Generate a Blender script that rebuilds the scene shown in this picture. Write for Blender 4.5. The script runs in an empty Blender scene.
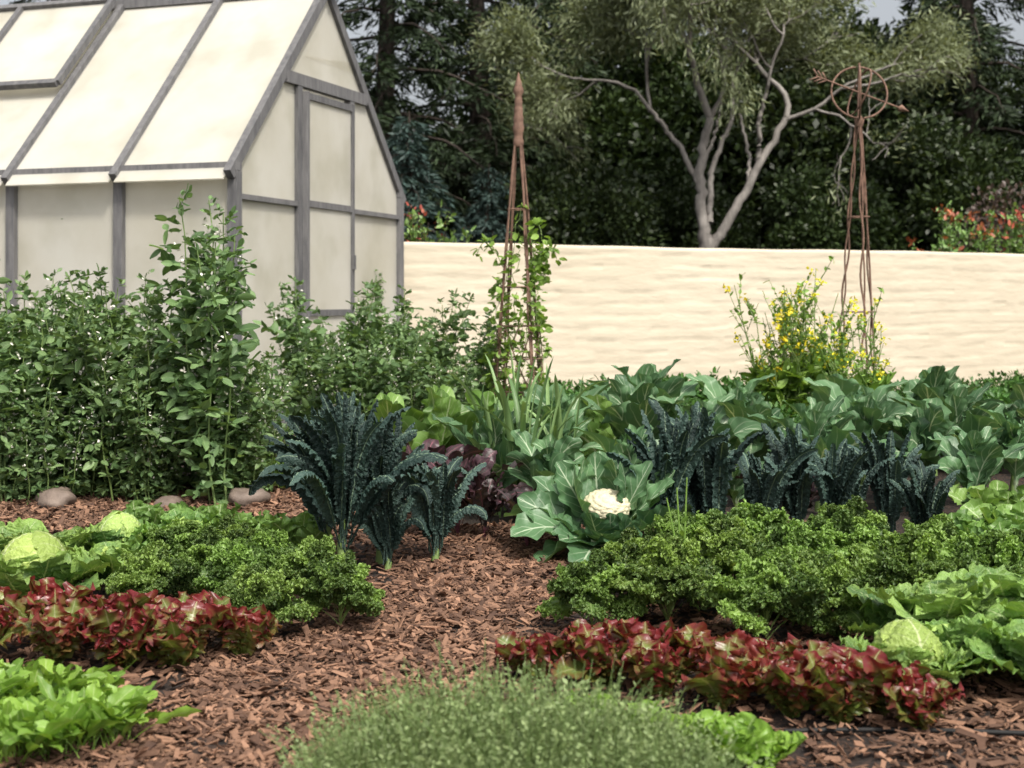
import bpy, math, random
import numpy as np
R = np.random.RandomState(7)
random.seed(7)
sc = bpy.context.scene
sc.view_settings.view_transform = 'Standard'
sc.view_settings.look = 'None'
sc.view_settings.exposure = 0

# ------------------------------------------------------------------ mesh builder
class MB:
    def __init__(s):
        s.v=[]; s.f=[]; s.uv=[]; s.r=[]; s.mi=[]; s.n=0
    def raw(s, V, F, UV, rnd, mat):
        V=np.asarray(V,float).reshape(-1,3); F=np.asarray(F,int).reshape(-1,4)
        s.v.append(V); s.f.append(F+s.n); s.uv.append(np.asarray(UV,float).reshape(-1,2))
        s.r.append(np.broadcast_to(np.asarray(rnd,float),(len(V),)).copy())
        s.mi.append(np.full(len(F),mat,int)); s.n+=len(V)
    def grid(s, P, mat=0, rnd=0.5, wrap=False, UV=None):
        n,m=P.shape[:2]
        idx=np.arange(n*m).reshape(n,m)
        if wrap: idx=np.concatenate([idx,idx[:,:1]],1)
        F=np.stack([idx[:-1,:-1],idx[1:,:-1],idx[1:,1:],idx[:-1,1:]],-1).reshape(-1,4)
        if UV is None:
            u,v=np.meshgrid(np.linspace(0,1,n),np.linspace(0,1,m),indexing='ij')
            UV=np.stack([u,v],-1)
        s.raw(P,F,UV,rnd,mat)
    def tube(s, pts, rad, k=6, mat=0, rnd=0.5):
        pts=np.asarray(pts,float); n=len(pts)
        rad=np.broadcast_to(np.asarray(rad,float),(n,))
        t=np.gradient(pts,axis=0); t/=np.linalg.norm(t,axis=1)[:,None]+1e-9
        ref=np.array([0.,0,1]) if abs(t[0][2])<.9 else np.array([1.,0,0])
        a=np.cross(t,ref); a/=np.linalg.norm(a,axis=1)[:,None]+1e-9
        b=np.cross(t,a)
        an=np.linspace(0,2*np.pi,k,endpoint=False)
        P=pts[:,None]+rad[:,None,None]*(a[:,None]*np.cos(an)[None,:,None]+b[:,None]*np.sin(an)[None,:,None])
        s.grid(P,mat,rnd,wrap=True)
    def beam(s, p, q, w, h, up=(0,0,1), mat=0, rnd=0.5):
        p=np.array(p,float); q=np.array(q,float); d=q-p; L=np.linalg.norm(d); d/=L
        up=np.array(up,float); y=np.cross(up,d); y/=np.linalg.norm(y); z=np.cross(d,y)
        V=[]
        for X in (p,q):
            for sy,sz in ((-1,-1),(1,-1),(1,1),(-1,1)):
                V.append(X+y*sy*w/2+z*sz*h/2)
        F=[[0,1,2,3],[7,6,5,4],[0,4,5,1],[1,5,6,2],[2,6,7,3],[3,7,4,0]]
        s.raw(V,F,[[0,0]]*4+[[1,1]]*4,rnd,mat)
    def mesh(s, name, mats, smooth=True):
        V=np.concatenate(s.v); F=np.concatenate(s.f); UV=np.concatenate(s.uv); r=np.concatenate(s.r); mi=np.concatenate(s.mi)
        me=bpy.data.meshes.new(name)
        me.vertices.add(len(V)); me.vertices.foreach_set('co',V.ravel())
        me.loops.add(F.size); me.loops.foreach_set('vertex_index',F.ravel().astype(np.int32))
        me.polygons.add(len(F))
        me.polygons.foreach_set('loop_start',(np.arange(len(F))*4).astype(np.int32))
        me.polygons.foreach_set('material_index',mi.astype(np.int32))
        me.polygons.foreach_set('use_smooth',np.full(len(F),smooth))
        ul=me.uv_layers.new(name='UVMap'); ul.data.foreach_set('uv',UV[F.ravel()].ravel())
        at=me.attributes.new('rnd','FLOAT','POINT'); at.data.foreach_set('value',r)
        for m in mats: me.materials.append(m)
        me.update(calc_edges=True); me.validate()
        return me

def put(name, me, loc=(0,0,0), rz=0., sc_=1., parent=None, tilt=(0,0)):
    o=bpy.data.objects.new(name,me); bpy.context.collection.objects.link(o)
    o.location=loc; o.rotation_euler=(tilt[0],tilt[1],rz)
    o.scale=(sc_,)*3 if not hasattr(sc_,'__len__') else sc_
    if parent: o.parent=parent
    return o

# ------------------------------------------------------------------ materials
class NT:
    def __init__(s,name):
        s.m=bpy.data.materials.new(name); s.m.use_nodes=True; s.t=s.m.node_tree; s.t.nodes.clear()
        s.out=s.t.nodes.new('ShaderNodeOutputMaterial')
    def n(s,typ,**k):
        x=s.t.nodes.new(typ)
        for a,b in k.items(): setattr(x,a,b)
        return x
    def l(s,a,b): s.t.links.new(a,b)
    def setin(s,sock,val):
        if isinstance(val,bpy.types.NodeSocket): s.l(val,sock)
        else:
            if hasattr(val,'__len__') and len(val)==3 and sock.type=='RGBA': val=(*val,1)
            sock.default_value=val
    def math(s,op,a,b=0.,clamp=False):
        x=s.n('ShaderNodeMath',operation=op,use_clamp=clamp); s.setin(x.inputs[0],a); s.setin(x.inputs[1],b); return x.outputs[0]
    def mix(s,f,a,b,bt='MIX'):
        x=s.n('ShaderNodeMix',data_type='RGBA',blend_type=bt); s.setin(x.inputs[0],f); s.setin(x.inputs[6],a); s.setin(x.inputs[7],b); return x.outputs[2]
    def mr(s,v,a,b,c=0.,d=1.):
        x=s.n('ShaderNodeMapRange'); s.setin(x.inputs[0],v)
        for i,k in enumerate((a,b,c,d)): x.inputs[i+1].default_value=k
        return x.outputs[0]
    def noise(s,scale,detail=3,vec=None,rough=.5):
        x=s.n('ShaderNodeTexNoise'); x.inputs['Scale'].default_value=scale; x.inputs['Detail'].default_value=detail; x.inputs['Roughness'].default_value=rough
        if vec is None:
            if not hasattr(s,'tc'): s.tc=s.n('ShaderNodeTexCoord')
            vec=s.tc.outputs['Object']
        s.l(vec,x.inputs['Vector']); return x.outputs[0]
    def bump(s,h,st,dist=.01):
        x=s.n('ShaderNodeBump'); x.inputs['Strength'].default_value=st; x.inputs['Distance'].default_value=dist; s.l(h,x.inputs['Height']); return x.outputs[0]

def leaf_mat(name,c1,c2,rib=None,edge=None,vein=0,trans=.3,rough=.45,bump=.3,bscale=60,ribw=.07,pet=-1,e0=.45,e1=.95,bd=.004,spec=.4,vr=(.65,1.3)):
    t=NT(name)
    uv=t.n('ShaderNodeUVMap'); sp=t.n('ShaderNodeSeparateXYZ'); t.l(uv.outputs[0],sp.inputs[0])
    u,v=sp.outputs[0],sp.outputs[1]
    a=t.math('MULTIPLY',t.math('ABSOLUTE',t.math('SUBTRACT',v,.5)),2.)
    at=t.n('ShaderNodeAttribute',attribute_name='rnd'); rnd=at.outputs['Fac']
    oi=t.n('ShaderNodeObjectInfo').outputs['Random']
    nz=t.noise(7.,3)
    fac=t.math('ADD',t.math('MULTIPLY',nz,.7),t.math('ADD',t.math('MULTIPLY',rnd,.55),t.math('MULTIPLY',oi,.3)))
    fac=t.mr(fac,.35,1.2)
    col=t.mix(fac,c1,c2)
    if edge is not None:
        e=t.math('ADD',t.math('MULTIPLY',a,.45),t.math('MULTIPLY',u,.6))
        e=t.math('ADD',e,t.math('MULTIPLY',t.math('SUBTRACT',t.noise(22.,3),.5),.9))
        e=t.math('ADD',e,t.math('MULTIPLY',t.math('SUBTRACT',rnd,.5),.35))
        col=t.mix(t.mr(e,e0,e1),col,edge)
    if rib is not None:
        m=t.mr(a,ribw*.4,ribw,1.,0.)
        if vein:
            w=t.math('SINE',t.math('MULTIPLY',t.math('SUBTRACT',t.math('MULTIPLY',u,vein),t.math('MULTIPLY',a,vein*.28)),6.283))
            w=t.math('MULTIPLY',t.mr(w,.86,1.),t.mr(a,.1,.95,.55,.1))
            m=t.math('MAXIMUM',m,w)
        if pet>0: m=t.math('MAXIMUM',m,t.mr(u,pet*.8,pet,1.,0.))
        col=t.mix(m,col,rib)
    hs=t.n('ShaderNodeHueSaturation'); t.setin(hs.inputs['Color'],col)
    t.l(t.mr(t.math('ADD',rnd,t.math('MULTIPLY',t.noise(30.,2),.5)),.0,1.5,*vr),hs.inputs['Value'])
    t.l(t.mr(oi,0.,1.,.49,.51),hs.inputs['Hue'])
    col=hs.outputs[0]
    p=t.n('ShaderNodeBsdfPrincipled'); t.l(col,p.inputs['Base Color']); p.inputs['Roughness'].default_value=rough
    p.inputs['Specular IOR Level'].default_value=spec
    nb=t.bump(t.noise(bscale,3),bump,bd); t.l(nb,p.inputs['Normal'])
    tr=t.n('ShaderNodeBsdfTranslucent'); t.l(t.mix(1.,col,(1.25,1.2,.6),'MULTIPLY'),tr.inputs[0])
    mx=t.n('ShaderNodeMixShader'); mx.inputs[0].default_value=trans; t.l(p.outputs[0],mx.inputs[1]); t.l(tr.outputs[0],mx.inputs[2])
    t.l(mx.outputs[0],t.out.inputs[0]); return t.m

def simple_mat(name,c1,c2,scale=10,rough=.7,bump=.3,bscale=40,bd=.01,metal=0,stretch=None,spec=.4,rndmix=0):
    t=NT(name)
    vec=None
    if stretch:
        tc=t.n('ShaderNodeTexCoord'); mp=t.n('ShaderNodeMapping'); mp.inputs['Scale'].default_value=stretch; t.l(tc.outputs['Object'],mp.inputs[0]); vec=mp.outputs[0]
    f=t.mr(t.noise(scale,5,vec,.65),.3,.7)
    if rndmix:
        at=t.n('ShaderNodeAttribute',attribute_name='rnd')
        f=t.math('ADD',t.math('MULTIPLY',f,1-rndmix),t.math('MULTIPLY',at.outputs['Fac'],rndmix))
    p=t.n('ShaderNodeBsdfPrincipled'); t.l(t.mix(f,c1,c2),p.inputs['Base Color'])
    p.inputs['Roughness'].default_value=rough; p.inputs['Metallic'].default_value=metal; p.inputs['Specular IOR Level'].default_value=spec
    t.l(t.bump(t.noise(bscale,4,vec),bump,bd),p.inputs['Normal'])
    t.l(p.outputs[0],t.out.inputs[0]); return t.m

M_kale=leaf_mat('curly_kale_leaf',(.08,.165,.04),(.215,.335,.075),rib=(.3,.42,.14),edge=(.225,.355,.075),trans=.33,bump=.6,bscale=90,pet=.22,e0=.6,e1=1.2,vr=(.45,1.4))
M_lac=leaf_mat('lacinato_leaf',(.020,.045,.040),(.055,.10,.08),rib=(.18,.26,.17),trans=.12,bump=1.,bscale=110,ribw=.11,rough=.5,bd=.01)
M_redl=leaf_mat('red_lettuce_leaf',(.17,.24,.05),(.27,.31,.08),rib=(.36,.36,.17),edge=(.185,.028,.026),trans=.3,rough=.33,bump=.5,bscale=50,e0=.38,e1=.82,spec=.5)
M_grl=leaf_mat('green_lettuce_leaf',(.14,.28,.035),(.27,.42,.07),rib=(.4,.52,.2),trans=.35,rough=.4,vein=6,bump=.4,bscale=50)
M_bras=leaf_mat('brassica_leaf',(.05,.125,.055),(.13,.235,.105),rib=(.46,.55,.38),vein=7,trans=.22,rough=.4,bump=.5,bscale=35,ribw=.06,pet=.25,bd=.006)
M_brasy=leaf_mat('brassica_light_leaf',(.10,.21,.045),(.20,.33,.08),rib=(.42,.52,.28),vein=8,trans=.3,rough=.42,bump=.5,bscale=35,pet=.2)
M_sav=leaf_mat('savoy_leaf',(.08,.18,.05),(.16,.29,.08),rib=(.34,.44,.2),edge=(.21,.34,.08),vein=8,trans=.25,bump=1.,bscale=70,ribw=.05,bd=.01)
M_savh=leaf_mat('savoy_head_leaf',(.25,.38,.08),(.41,.53,.15),rib=(.55,.62,.33),vein=7,trans=.25,bump=1.,bscale=60,ribw=.06,bd=.012)
M_fava=leaf_mat('fava_leaf',(.075,.155,.055),(.20,.30,.12),rib=(.25,.36,.17),trans=.3,rough=.5,bump=.1)
M_stem=leaf_mat('green_stem',(.12,.21,.06),(.24,.32,.11),trans=.1,bump=.1)
M_white=simple_mat('white_petal',(.75,.72,.62),(.85,.83,.75),bump=.1)
M_yel=leaf_mat('yellow_petal',(.75,.65,.03),(.9,.8,.06),trans=.3,bump=.1)
M_redp=leaf_mat('red_petal',(.30,.04,.035),(.45,.14,.07),trans=.2,bump=.1)
M_redk=leaf_mat('purple_kale_leaf',(.04,.045,.04),(.08,.06,.055),rib=(.22,.08,.11),edge=(.05,.022,.03),vein=6,trans=.15,bump=.8,bscale=60,rough=.4,pet=.2)
M_leek=leaf_mat('leek_leaf',(.13,.25,.09),(.25,.38,.16),trans=.2,rough=.45,bump=.1)
M_pars=leaf_mat('parsley_leaf',(.04,.115,.025),(.10,.21,.045),trans=.25,bump=.2)
M_must=leaf_mat('mustard_leaf',(.14,.27,.05),(.26,.4,.09),trans=.3,bump=.2)
M_thy=leaf_mat('thyme_leaf',(.10,.15,.055),(.25,.31,.13),trans=.2,rough=.6,bump=.1,vr=(.5,1.4))
M_vine=leaf_mat('vine_leaf',(.15,.28,.05),(.26,.42,.09),trans=.35,bump=.1)
M_curd=simple_mat('cauliflower_curd',(.56,.50,.33),(.70,.64,.46),scale=30,bump=.8,bscale=150,bd=.004)
M_wood=simple_mat('weathered_wood',(.075,.075,.08),(.215,.21,.21),scale=3,stretch=(8,8,1.2),bump=.5,bscale=20,rndmix=.3)
M_rust=simple_mat('rusty_iron',(.10,.055,.04),(.25,.15,.105),scale=18,rough=.8,bump=.5,bscale=80,bd=.003)
M_bark=simple_mat('dark_bark',(.02,.014,.01),(.06,.045,.035),scale=5,stretch=(6,6,1),bump=.8,bscale=8,bd=.04)
M_pbark=simple_mat('pale_bark',(.12,.11,.10),(.29,.265,.24),scale=3,stretch=(3,3,1),bump=.5,bscale=8,bd=.02)
M_oliv=leaf_mat('olive_leaf',(.12,.15,.07),(.26,.29,.16),trans=.25,rough=.5,bump=0)
M_con=leaf_mat('conifer_needles',(.014,.028,.012),(.04,.065,.025),trans=.1,bump=0,rough=.6)
M_blue=leaf_mat('blue_spruce_needles',(.025,.05,.045),(.06,.10,.085),trans=.1,bump=0,rough=.6)
M_dark=leaf_mat('dark_tree_leaf',(.014,.028,.010),(.05,.075,.022),trans=.2,bump=0)
M_purp=leaf_mat('purple_shrub_leaf',(.05,.035,.03),(.12,.085,.075),trans=.2,bump=0)
M_rock=simple_mat('rock',(.10,.075,.06),(.22,.17,.14),scale=8,bump=.8,bscale=25)
M_hose=simple_mat('black_hose',(.012,.012,.012),(.025,.025,.025),rough=.6,bump=.1,spec=.2)
M_chip=simple_mat('wood_chips',(.045,.022,.014),(.36,.20,.125),scale=14,rough=.8,bump=.5,bscale=120,bd=.003,rndmix=.8)

def panel_mat():
    t=NT('polycarbonate_panel')
    n=t.noise(1.1,5,None,.6); n2=t.noise(1.9,3)
    c=t.mix(t.mr(n,.35,.7),(.88,.86,.79),(.77,.74,.64)); c=t.mix(t.mr(n2,.5,.72,0,.42),c,(.55,.53,.41))
    d=t.n('ShaderNodeBsdfPrincipled'); t.l(c,d.inputs['Base Color']); d.inputs['Roughness'].default_value=.3
    tr=t.n('ShaderNodeBsdfTranslucent'); t.l(c,tr.inputs[0])
    tp=t.n('ShaderNodeBsdfTransparent')
    a=t.n('ShaderNodeMixShader'); a.inputs[0].default_value=.35; t.l(d.outputs[0],a.inputs[1]); t.l(tr.outputs[0],a.inputs[2])
    b=t.n('ShaderNodeMixShader'); b.inputs[0].default_value=.30; t.l(a.outputs[0],b.inputs[1]); t.l(tp.outputs[0],b.inputs[2])
    t.l(b.outputs[0],t.out.inputs[0]); return t.m
M_panel=panel_mat()

def wall_mat():
    t=NT('painted_slump_block')
    c=t.mix(t.mr(t.noise(.6,5,None,.6),.3,.7),(.565,.495,.375),(.63,.56,.435))
    tc=t.n('ShaderNodeTexCoord'); mp=t.n('ShaderNodeMapping'); mp.inputs['Scale'].default_value=(1,1,3.5); t.l(tc.outputs['Object'],mp.inputs[0])
    c=t.mix(t.mr(t.noise(2.5,6,mp.outputs[0],.7),.5,.8,0,.35),c,(.45,.38,.27))
    p=t.n('ShaderNodeBsdfPrincipled'); t.l(c,p.inputs['Base Color']); p.inputs['Roughness'].default_value=.7
    t.l(t.bump(t.noise(2.6,5,mp.outputs[0],.5),.5,.025),p.inputs['Normal'])
    t.l(p.outputs[0],t.out.inputs[0]); return t.m

def ground_mat():
    t=NT('mulched_soil')
    tc=t.n('ShaderNodeTexCoord'); 
    nz=t.n('ShaderNodeTexNoise'); nz.inputs['Scale'].default_value=14; t.l(tc.outputs['Object'],nz.inputs['Vector'])
    vm=t.n('ShaderNodeVectorMath',operation='MULTIPLY_ADD'); t.l(nz.outputs['Color'],vm.inputs[0]); vm.inputs[1].default_value=(.06,.06,.06); t.l(tc.outputs['Object'],vm.inputs[2])
    vo=t.n('ShaderNodeTexVoronoi'); vo.inputs['Scale'].default_value=48; t.l(vm.outputs[0],vo.inputs['Vector'])
    hv=t.n('ShaderNodeSeparateColor'); t.l(vo.outputs['Color'],hv.inputs[0])
    c=t.mix(hv.outputs[0],(.028,.015,.010),(.12,.062,.038))
    c=t.mix(t.mr(vo.outputs['Distance'],.0,.7,1,0),(.012,.008,.006),c)
    c=t.mix(t.mr(t.noise(1.2,4),.42,.65),c,(.02,.013,.010))
    p=t.n('ShaderNodeBsdfPrincipled'); t.l(c,p.inputs['Base Color']); p.inputs['Roughness'].default_value=.9
    t.l(t.bump(t.math('ADD',hv.outputs[1],t.noise(60.,3)),.8,.015),p.inputs['Normal'])
    t.l(p.outputs[0],t.out.inputs[0]); return t.m

# ------------------------------------------------------------------ leaves
def ov(pt=.25,k=1.,pw=.75,st=.08):
    def f(s):
        x=np.clip((s-pt)/(1-pt),0,1)
        return np.where(s<pt,st,np.maximum(st*(1-x),np.sin(np.pi*x**k)**pw))
    return f
def leaf(B,az,L,W,a0,a1,prof,n=12,m=3,base=(0,0,0),cup=0.,ruf=0.,rf=5.,rp=2.,bp=1.,puck=0.,roll=0.,twist=0.,mat=0,lob=0.,lobf=6,lat=.6,off=0.,h2=.45):
    s=np.linspace(0,1,n+1); th=np.radians(a0+(a1-a0)*s**bp)
    thm=(th[1:]+th[:-1])/2; ds=L/n
    r=np.concatenate([[0],np.cumsum(np.cos(thm))])*ds+off; z=np.concatenate([[0],np.cumsum(np.sin(thm))])*ds
    v=np.linspace(-1,1,2*m+1)
    w=W*prof(s)
    if lob: w=w*(1+lob*np.sin(2*np.pi*lobf*s+R.rand()*6)*(s>.3))
    S,Vg=np.meshgrid(s,v,indexing='ij'); A=np.abs(Vg)
    Y=Vg*w[:,None]; N=cup*A**2*w[:,None]
    if ruf:
        pl=R.rand(2)*6.28; ph=np.where(Vg<0,pl[0],pl[1]); q=np.where(Vg<0,R.rand()*6,R.rand()*6)
        sh=np.clip(w/W*1.4,0,1)[:,None]
        Sw=S+.03*np.sin(9*S+q)
        amp=ruf*(.75+.5*np.sin(S*17+q))
        wave=np.sin(2*np.pi*rf*Sw+ph)+h2*np.sin(2*np.pi*rf*2.13*Sw+q)
        N=N+amp*A**rp*wave*sh
        Y=Y+amp*lat*A**rp*np.cos(2*np.pi*rf*1.47*Sw+q)*np.sign(Vg)*sh
        dS=amp*lat*.8*A**rp*np.cos(2*np.pi*rf*Sw*1.1+ph)*sh
    else: dS=0*S
    if puck: N=N+puck*R.randn(*N.shape)*(w/W)[:,None]
    ra=roll+twist*S
    Y,N=Y*np.cos(ra)-N*np.sin(ra),Y*np.sin(ra)+N*np.cos(ra)
    d=np.array([math.cos(az),math.sin(az),0]); la=np.array([-math.sin(az),math.cos(az),0])
    ct,st=np.cos(th)[:,None],np.sin(th)[:,None]
    H=r[:,None]-N*st+dS*ct; Z=z[:,None]+N*ct+dS*st
    P=np.array(base)+H[...,None]*d+Y[...,None]*la+Z[...,None]*np.array([0,0,1.])
    rv=R.rand(); B.grid(P,mat,rv,UV=np.stack([S,(Vg+1)/2],-1))
    return P,rv

def templ(n=3,m=1,w=.5,cup=.15,bend=-.15,pt=0.):
    s=np.linspace(0,1,n+1); v=np.linspace(-1,1,2*m+1)
    S,V=np.meshgrid(s,v,indexing='ij')
    W=w/2*(np.sin(np.pi*np.clip(S,.03,.97)**.85)**.7)
    P=np.stack([S,V*W,cup*V**2*w+bend*S**2],-1)
    return P.reshape(-1,3),np.stack([S,(V+1)/2],-1).reshape(-1,2),n+1,2*m+1
T_oval=templ(4,1,.55); T_round=templ(4,1,.85,.12); T_curl=templ(2,1,1.1,.5,-.4); T_nar=templ(2,1,.22,.05,-.1); T_dia=(np.array([[0,0,0],[.5,-.28,.05],[1,0,-.05],[.5,.28,.05]],float),np.array([[0,.5],[.5,0],[1,.5],[.5,1]],float),0,0)
T_dian=(np.array([[0,0,0],[.5,-.1,.02],[1,0,-.05],[.5,.1,.02]],float),T_dia[1],0,0)
def scatter(B,T,pos,dr,size,mat=0,upt=.5,rnd=None):
    pos=np.asarray(pos,float); N=len(pos)
    if N==0: return
    x=np.asarray(dr,float); x=x/(np.linalg.norm(x,axis=1)[:,None]+1e-9)
    up=np.array([0,0,1.])+R.randn(N,3)*upt
    y=np.cross(up,x); y/=np.linalg.norm(y,axis=1)[:,None]+1e-9; z=np.cross(x,y)
    tp,tuv,a,b=T; k=len(tp); size=np.broadcast_to(size,(N,))
    P=pos[:,None]+size[:,None,None]*(tp[None,:,0:1]*x[:,None]+tp[None,:,1:2]*y[:,None]+tp[None,:,2:3]*z[:,None])
    if a:
        idx=np.arange(k).reshape(a,b); F=np.stack([idx[:-1,:-1],idx[1:,:-1],idx[1:,1:],idx[:-1,1:]],-1).reshape(-1,4)
    else: F=np.array([[0,1,2,3]])
    F=(F[None]+(np.arange(N)*k)[:,None,None]).reshape(-1,4)
    if rnd is None: rnd=R.rand(N)
    B.raw(P.reshape(-1,3),F,np.tile(tuv,(N,1)),np.repeat(rnd,k),mat)
def rdir(n):
    a=R.randn(n,3); return a/np.linalg.norm(a,axis=1)[:,None]

GA=2.39996
# ------------------------------------------------------------------ plant prototypes
def p_curly(i):
    B=MB(); N=20; pos=[];dr=[];rn_=[];sz=[]
    for k in range(N):
        f=k/(N-1)
        L=.19+.09*f+R.rand()*.06
        P,rv=leaf(B,k*GA+R.randn()*.25,L,.044+.024*f,89-36*f+R.randn()*7,58-105*f+R.randn()*18,ov(.36,.8,.5,.06),n=84,m=4,
             base=(0,0,.09*(1-f)+.02),cup=-.35,ruf=.016,rf=10,rp=1.3,bp=1.6,roll=R.randn()*.4,lat=.8)
        M_=480
        ii=(30+54*R.rand(M_)**.8).astype(int); jj=R.choice([0,0,0,1,7,8,8,8,2,6],M_)
        p=P[ii,jj]; c=P[ii,4]; d=p-c; d/=np.linalg.norm(d,axis=1)[:,None]+1e-6
        pos.append(p-d*.002+R.randn(M_,3)*.0045); dr.append(d*.4+R.randn(M_,3)*.9+[0,0,.15])
        rn_.append(np.clip(rv+R.randn(M_)*.09,0,1)); sz.append(.009+.008*R.rand(M_))
    scatter(B,T_curl,np.concatenate(pos),np.concatenate(dr),np.concatenate(sz),0,1.5,np.concatenate(rn_))
    return B.mesh('curly_kale_mesh',[M_kale])
def p_lac(i,H=.5,N=20,trunk=0.,upr=0):
    B=MB()
    if trunk: B.tube([[0,0,0],[.01,0,trunk/2],[0,.01,trunk]],[.02,.018,.012],8,1)
    for k in range(N):
        f=k/(N-1)
        L=H*(.7+.4*f)*(.75+.45*R.rand())
        leaf(B,k*GA+R.randn()*.5,L,.019+.010*f+R.rand()*.007,92-(28-upr*14)*f+R.randn()*6,(55+upr*20)-(110-upr*35)*f**1.5+R.randn()*24,ov(.2,.75,.3,.14),n=74,m=5,
             base=(R.randn()*.015,R.randn()*.015,trunk*(1-.6*f)),cup=-.8,ruf=.007,rf=18,rp=1.2,bp=2.8+upr*.8,puck=.0038,roll=R.randn()*.3,twist=R.randn()*.9)
    return B.mesh('lacinato_mesh',[M_lac,M_stem])
def p_redk(i):
    B=MB(); N=16
    for k in range(N):
        f=k/(N-1)
        leaf(B,k*GA,.34+.14*f,.035+.03*R.rand(),90-22*f,60-80*f+R.randn()*15,ov(.3,.9,.6,.07),n=40,m=3,ruf=.016,rf=6,rp=1.8,bp=2,roll=R.randn()*.3,twist=R.randn()*.5,puck=.0015)
    return B.mesh('purple_kale_mesh',[M_redk])
def p_lettuce(i,mat,N=26,L0=.09,L1=.17,W=.055,ruf=.012,rf=5,name='lettuce_mesh',h2=.45,cup=.3,up=0):
    B=MB()
    for k in range(N):
        f=k/(N-1)
        leaf(B,k*GA+R.randn()*.3,L0+(L1-L0)*f+R.rand()*.035,W*(.6+.5*f)*(.85+.3*R.rand()),88-42*f+R.randn()*8+up*f,76-66*f+R.randn()*20+up*f,ov(.05,1.3,.45,.3),n=44,m=5,
             cup=cup,ruf=ruf,rf=rf,rp=1.7,bp=1.5,roll=R.randn()*.35,twist=R.randn()*.3,lat=.55,off=.005,h2=h2,puck=.0014)
    return B.mesh(name,[mat])
def p_arug(i):
    B=MB(); N=70
    for k in range(N):
        f=k/(N-1)
        leaf(B,k*GA+R.randn()*.3,.10+.1*f+R.rand()*.04,.015+.011*R.rand(),88-44*f+R.randn()*10,66-76*f+R.randn()*20,ov(.4,1.1,.5,.09),n=18,m=2,
             base=(R.randn()*.04,R.randn()*.04,0),cup=.25,ruf=.005,rf=3,bp=1.5,roll=R.randn()*.6,lob=.22,lobf=4)
    return B.mesh('green_salad_mesh',[M_grl])
def p_savoy(i,r=.095,head=True):
    B=MB()
    if head:
        for k in range(12):
            leaf(B,k*GA,r*3.7,r*1.15,-10+k,212-k*3,ov(0,.9,.3,.3),n=36,m=6,base=(0,0,.03+.002*k),cup=.5,ruf=.004,rf=7,rp=3,puck=.0026,mat=1,off=.004+.0012*(12-k))
    N=22
    for k in range(N):
        f=k/(N-1)
        leaf(B,k*GA+.5,.17+.15*f,.08+.035*f,(62 if head else 86)-45*f+R.randn()*6,84-84*f+R.randn()*14,ov(.1,.95,.45,.15),n=56,m=5,base=(0,0,.03),cup=.35-.3*f,ruf=.017,rf=8,rp=2.,bp=1.2,puck=.0026,roll=R.randn()*.25,off=.02 if head else .005,mat=0 if f>.22 else 1)
    return B.mesh('savoy_mesh',[M_sav,M_savh])
def p_bras(i,N=15,L=.5,W=.12,mat=M_bras,up=0):
    B=MB()
    B.tube([[0,0,0],[.01,0,.1],[0,0,.22]],[.02,.018,.012],8,1)
    for k in range(N):
        f=k/(N-1)
        l=L*(.6+.5*f)*(.8+.4*R.rand())
        leaf(B,k*GA+R.randn()*.3,l,W*(.5+.4*f)*(.8+.4*R.rand()),92-24*f+R.randn()*7+up,68-85*f+R.randn()*22+up,ov(.27,.85,.6,.07),n=34,m=4,
             base=(0,0,.2*(1-f)+.03),cup=.28,ruf=.02,rf=3.4,rp=1.8,bp=2.,roll=R.randn()*.6,twist=R.randn()*.8,puck=.0014)
    return B.mesh('brassica_mesh',[mat,M_stem])
def p_cauli():
    B=MB()
    n,m=44,72
    ph=np.linspace(0,np.pi*.7,n); a=np.linspace(0,2*np.pi,m,endpoint=False)
    PH,Aa=np.meshgrid(ph,a,indexing='ij')
    D=np.stack([np.sin(PH)*np.cos(Aa),np.sin(PH)*np.sin(Aa),np.cos(PH)],-1)
    C=[]
    for k in range(90):
        zz=1-k/90*1.4; rr=math.sqrt(max(0,1-zz*zz)); C.append([rr*math.cos(k*GA),rr*math.sin(k*GA),zz])
    C=np.array(C); dd=np.min(np.linalg.norm(D[:,:,None]-C[None,None],axis=-1),-1)
    rad=.105*(1-.75*dd**1.4)+.0015*R.randn(*dd.shape)
    P=D*rad[...,None]*np.array([1.05,1.05,.75])+np.array([0,0,.225])
    B.grid(P,2,.5,wrap=True)
    B.tube([[0,0,0],[0,0,.15],[0,0,.21]],[.025,.03,.05],8,1)
    N=34
    for k in range(N):
        f=k/(N-1); az=k*GA
        front=math.cos(az+math.pi/2); fr=max(0,front)
        if fr>.5:   # short wrapper leaves hugging the front of the curd
            leaf(B,az,(.20+.20*f),.07+.035*f,50-22*f+R.randn()*6,80-120*f+R.randn()*14,ov(.2,.85,.55,.1),n=30,m=4,base=(0,0,.05),cup=.35,ruf=.014,rf=4,bp=1.2,roll=R.randn()*.3,off=.045)
        else:
            leaf(B,az,(.32+.15*f),.075+.04*f,60-26*f+R.randn()*6,112-135*f+R.randn()*14,ov(.2,.85,.55,.1),n=30,m=4,base=(0,0,.1*(1-f)+.03),cup=.3,ruf=.016,rf=4,bp=1.2,roll=R.randn()*.35,off=.045)
    return B.mesh('cauliflower_mesh',[M_bras,M_stem,M_curd])
def p_leek():
    B=MB()
    for k in range(46):
        az=R.rand()*6.28; b=(R.randn()*.1,R.randn()*.1,0)
        leaf(B,az,.5+.35*R.rand(),.010+.006*R.rand(),90-R.rand()*16,85-R.rand()**2*130,ov(0,.7,.3,.6),n=16,m=1,base=b,cup=.7,bp=3,mat=0)
    return B.mesh('leek_mesh',[M_leek])
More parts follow.
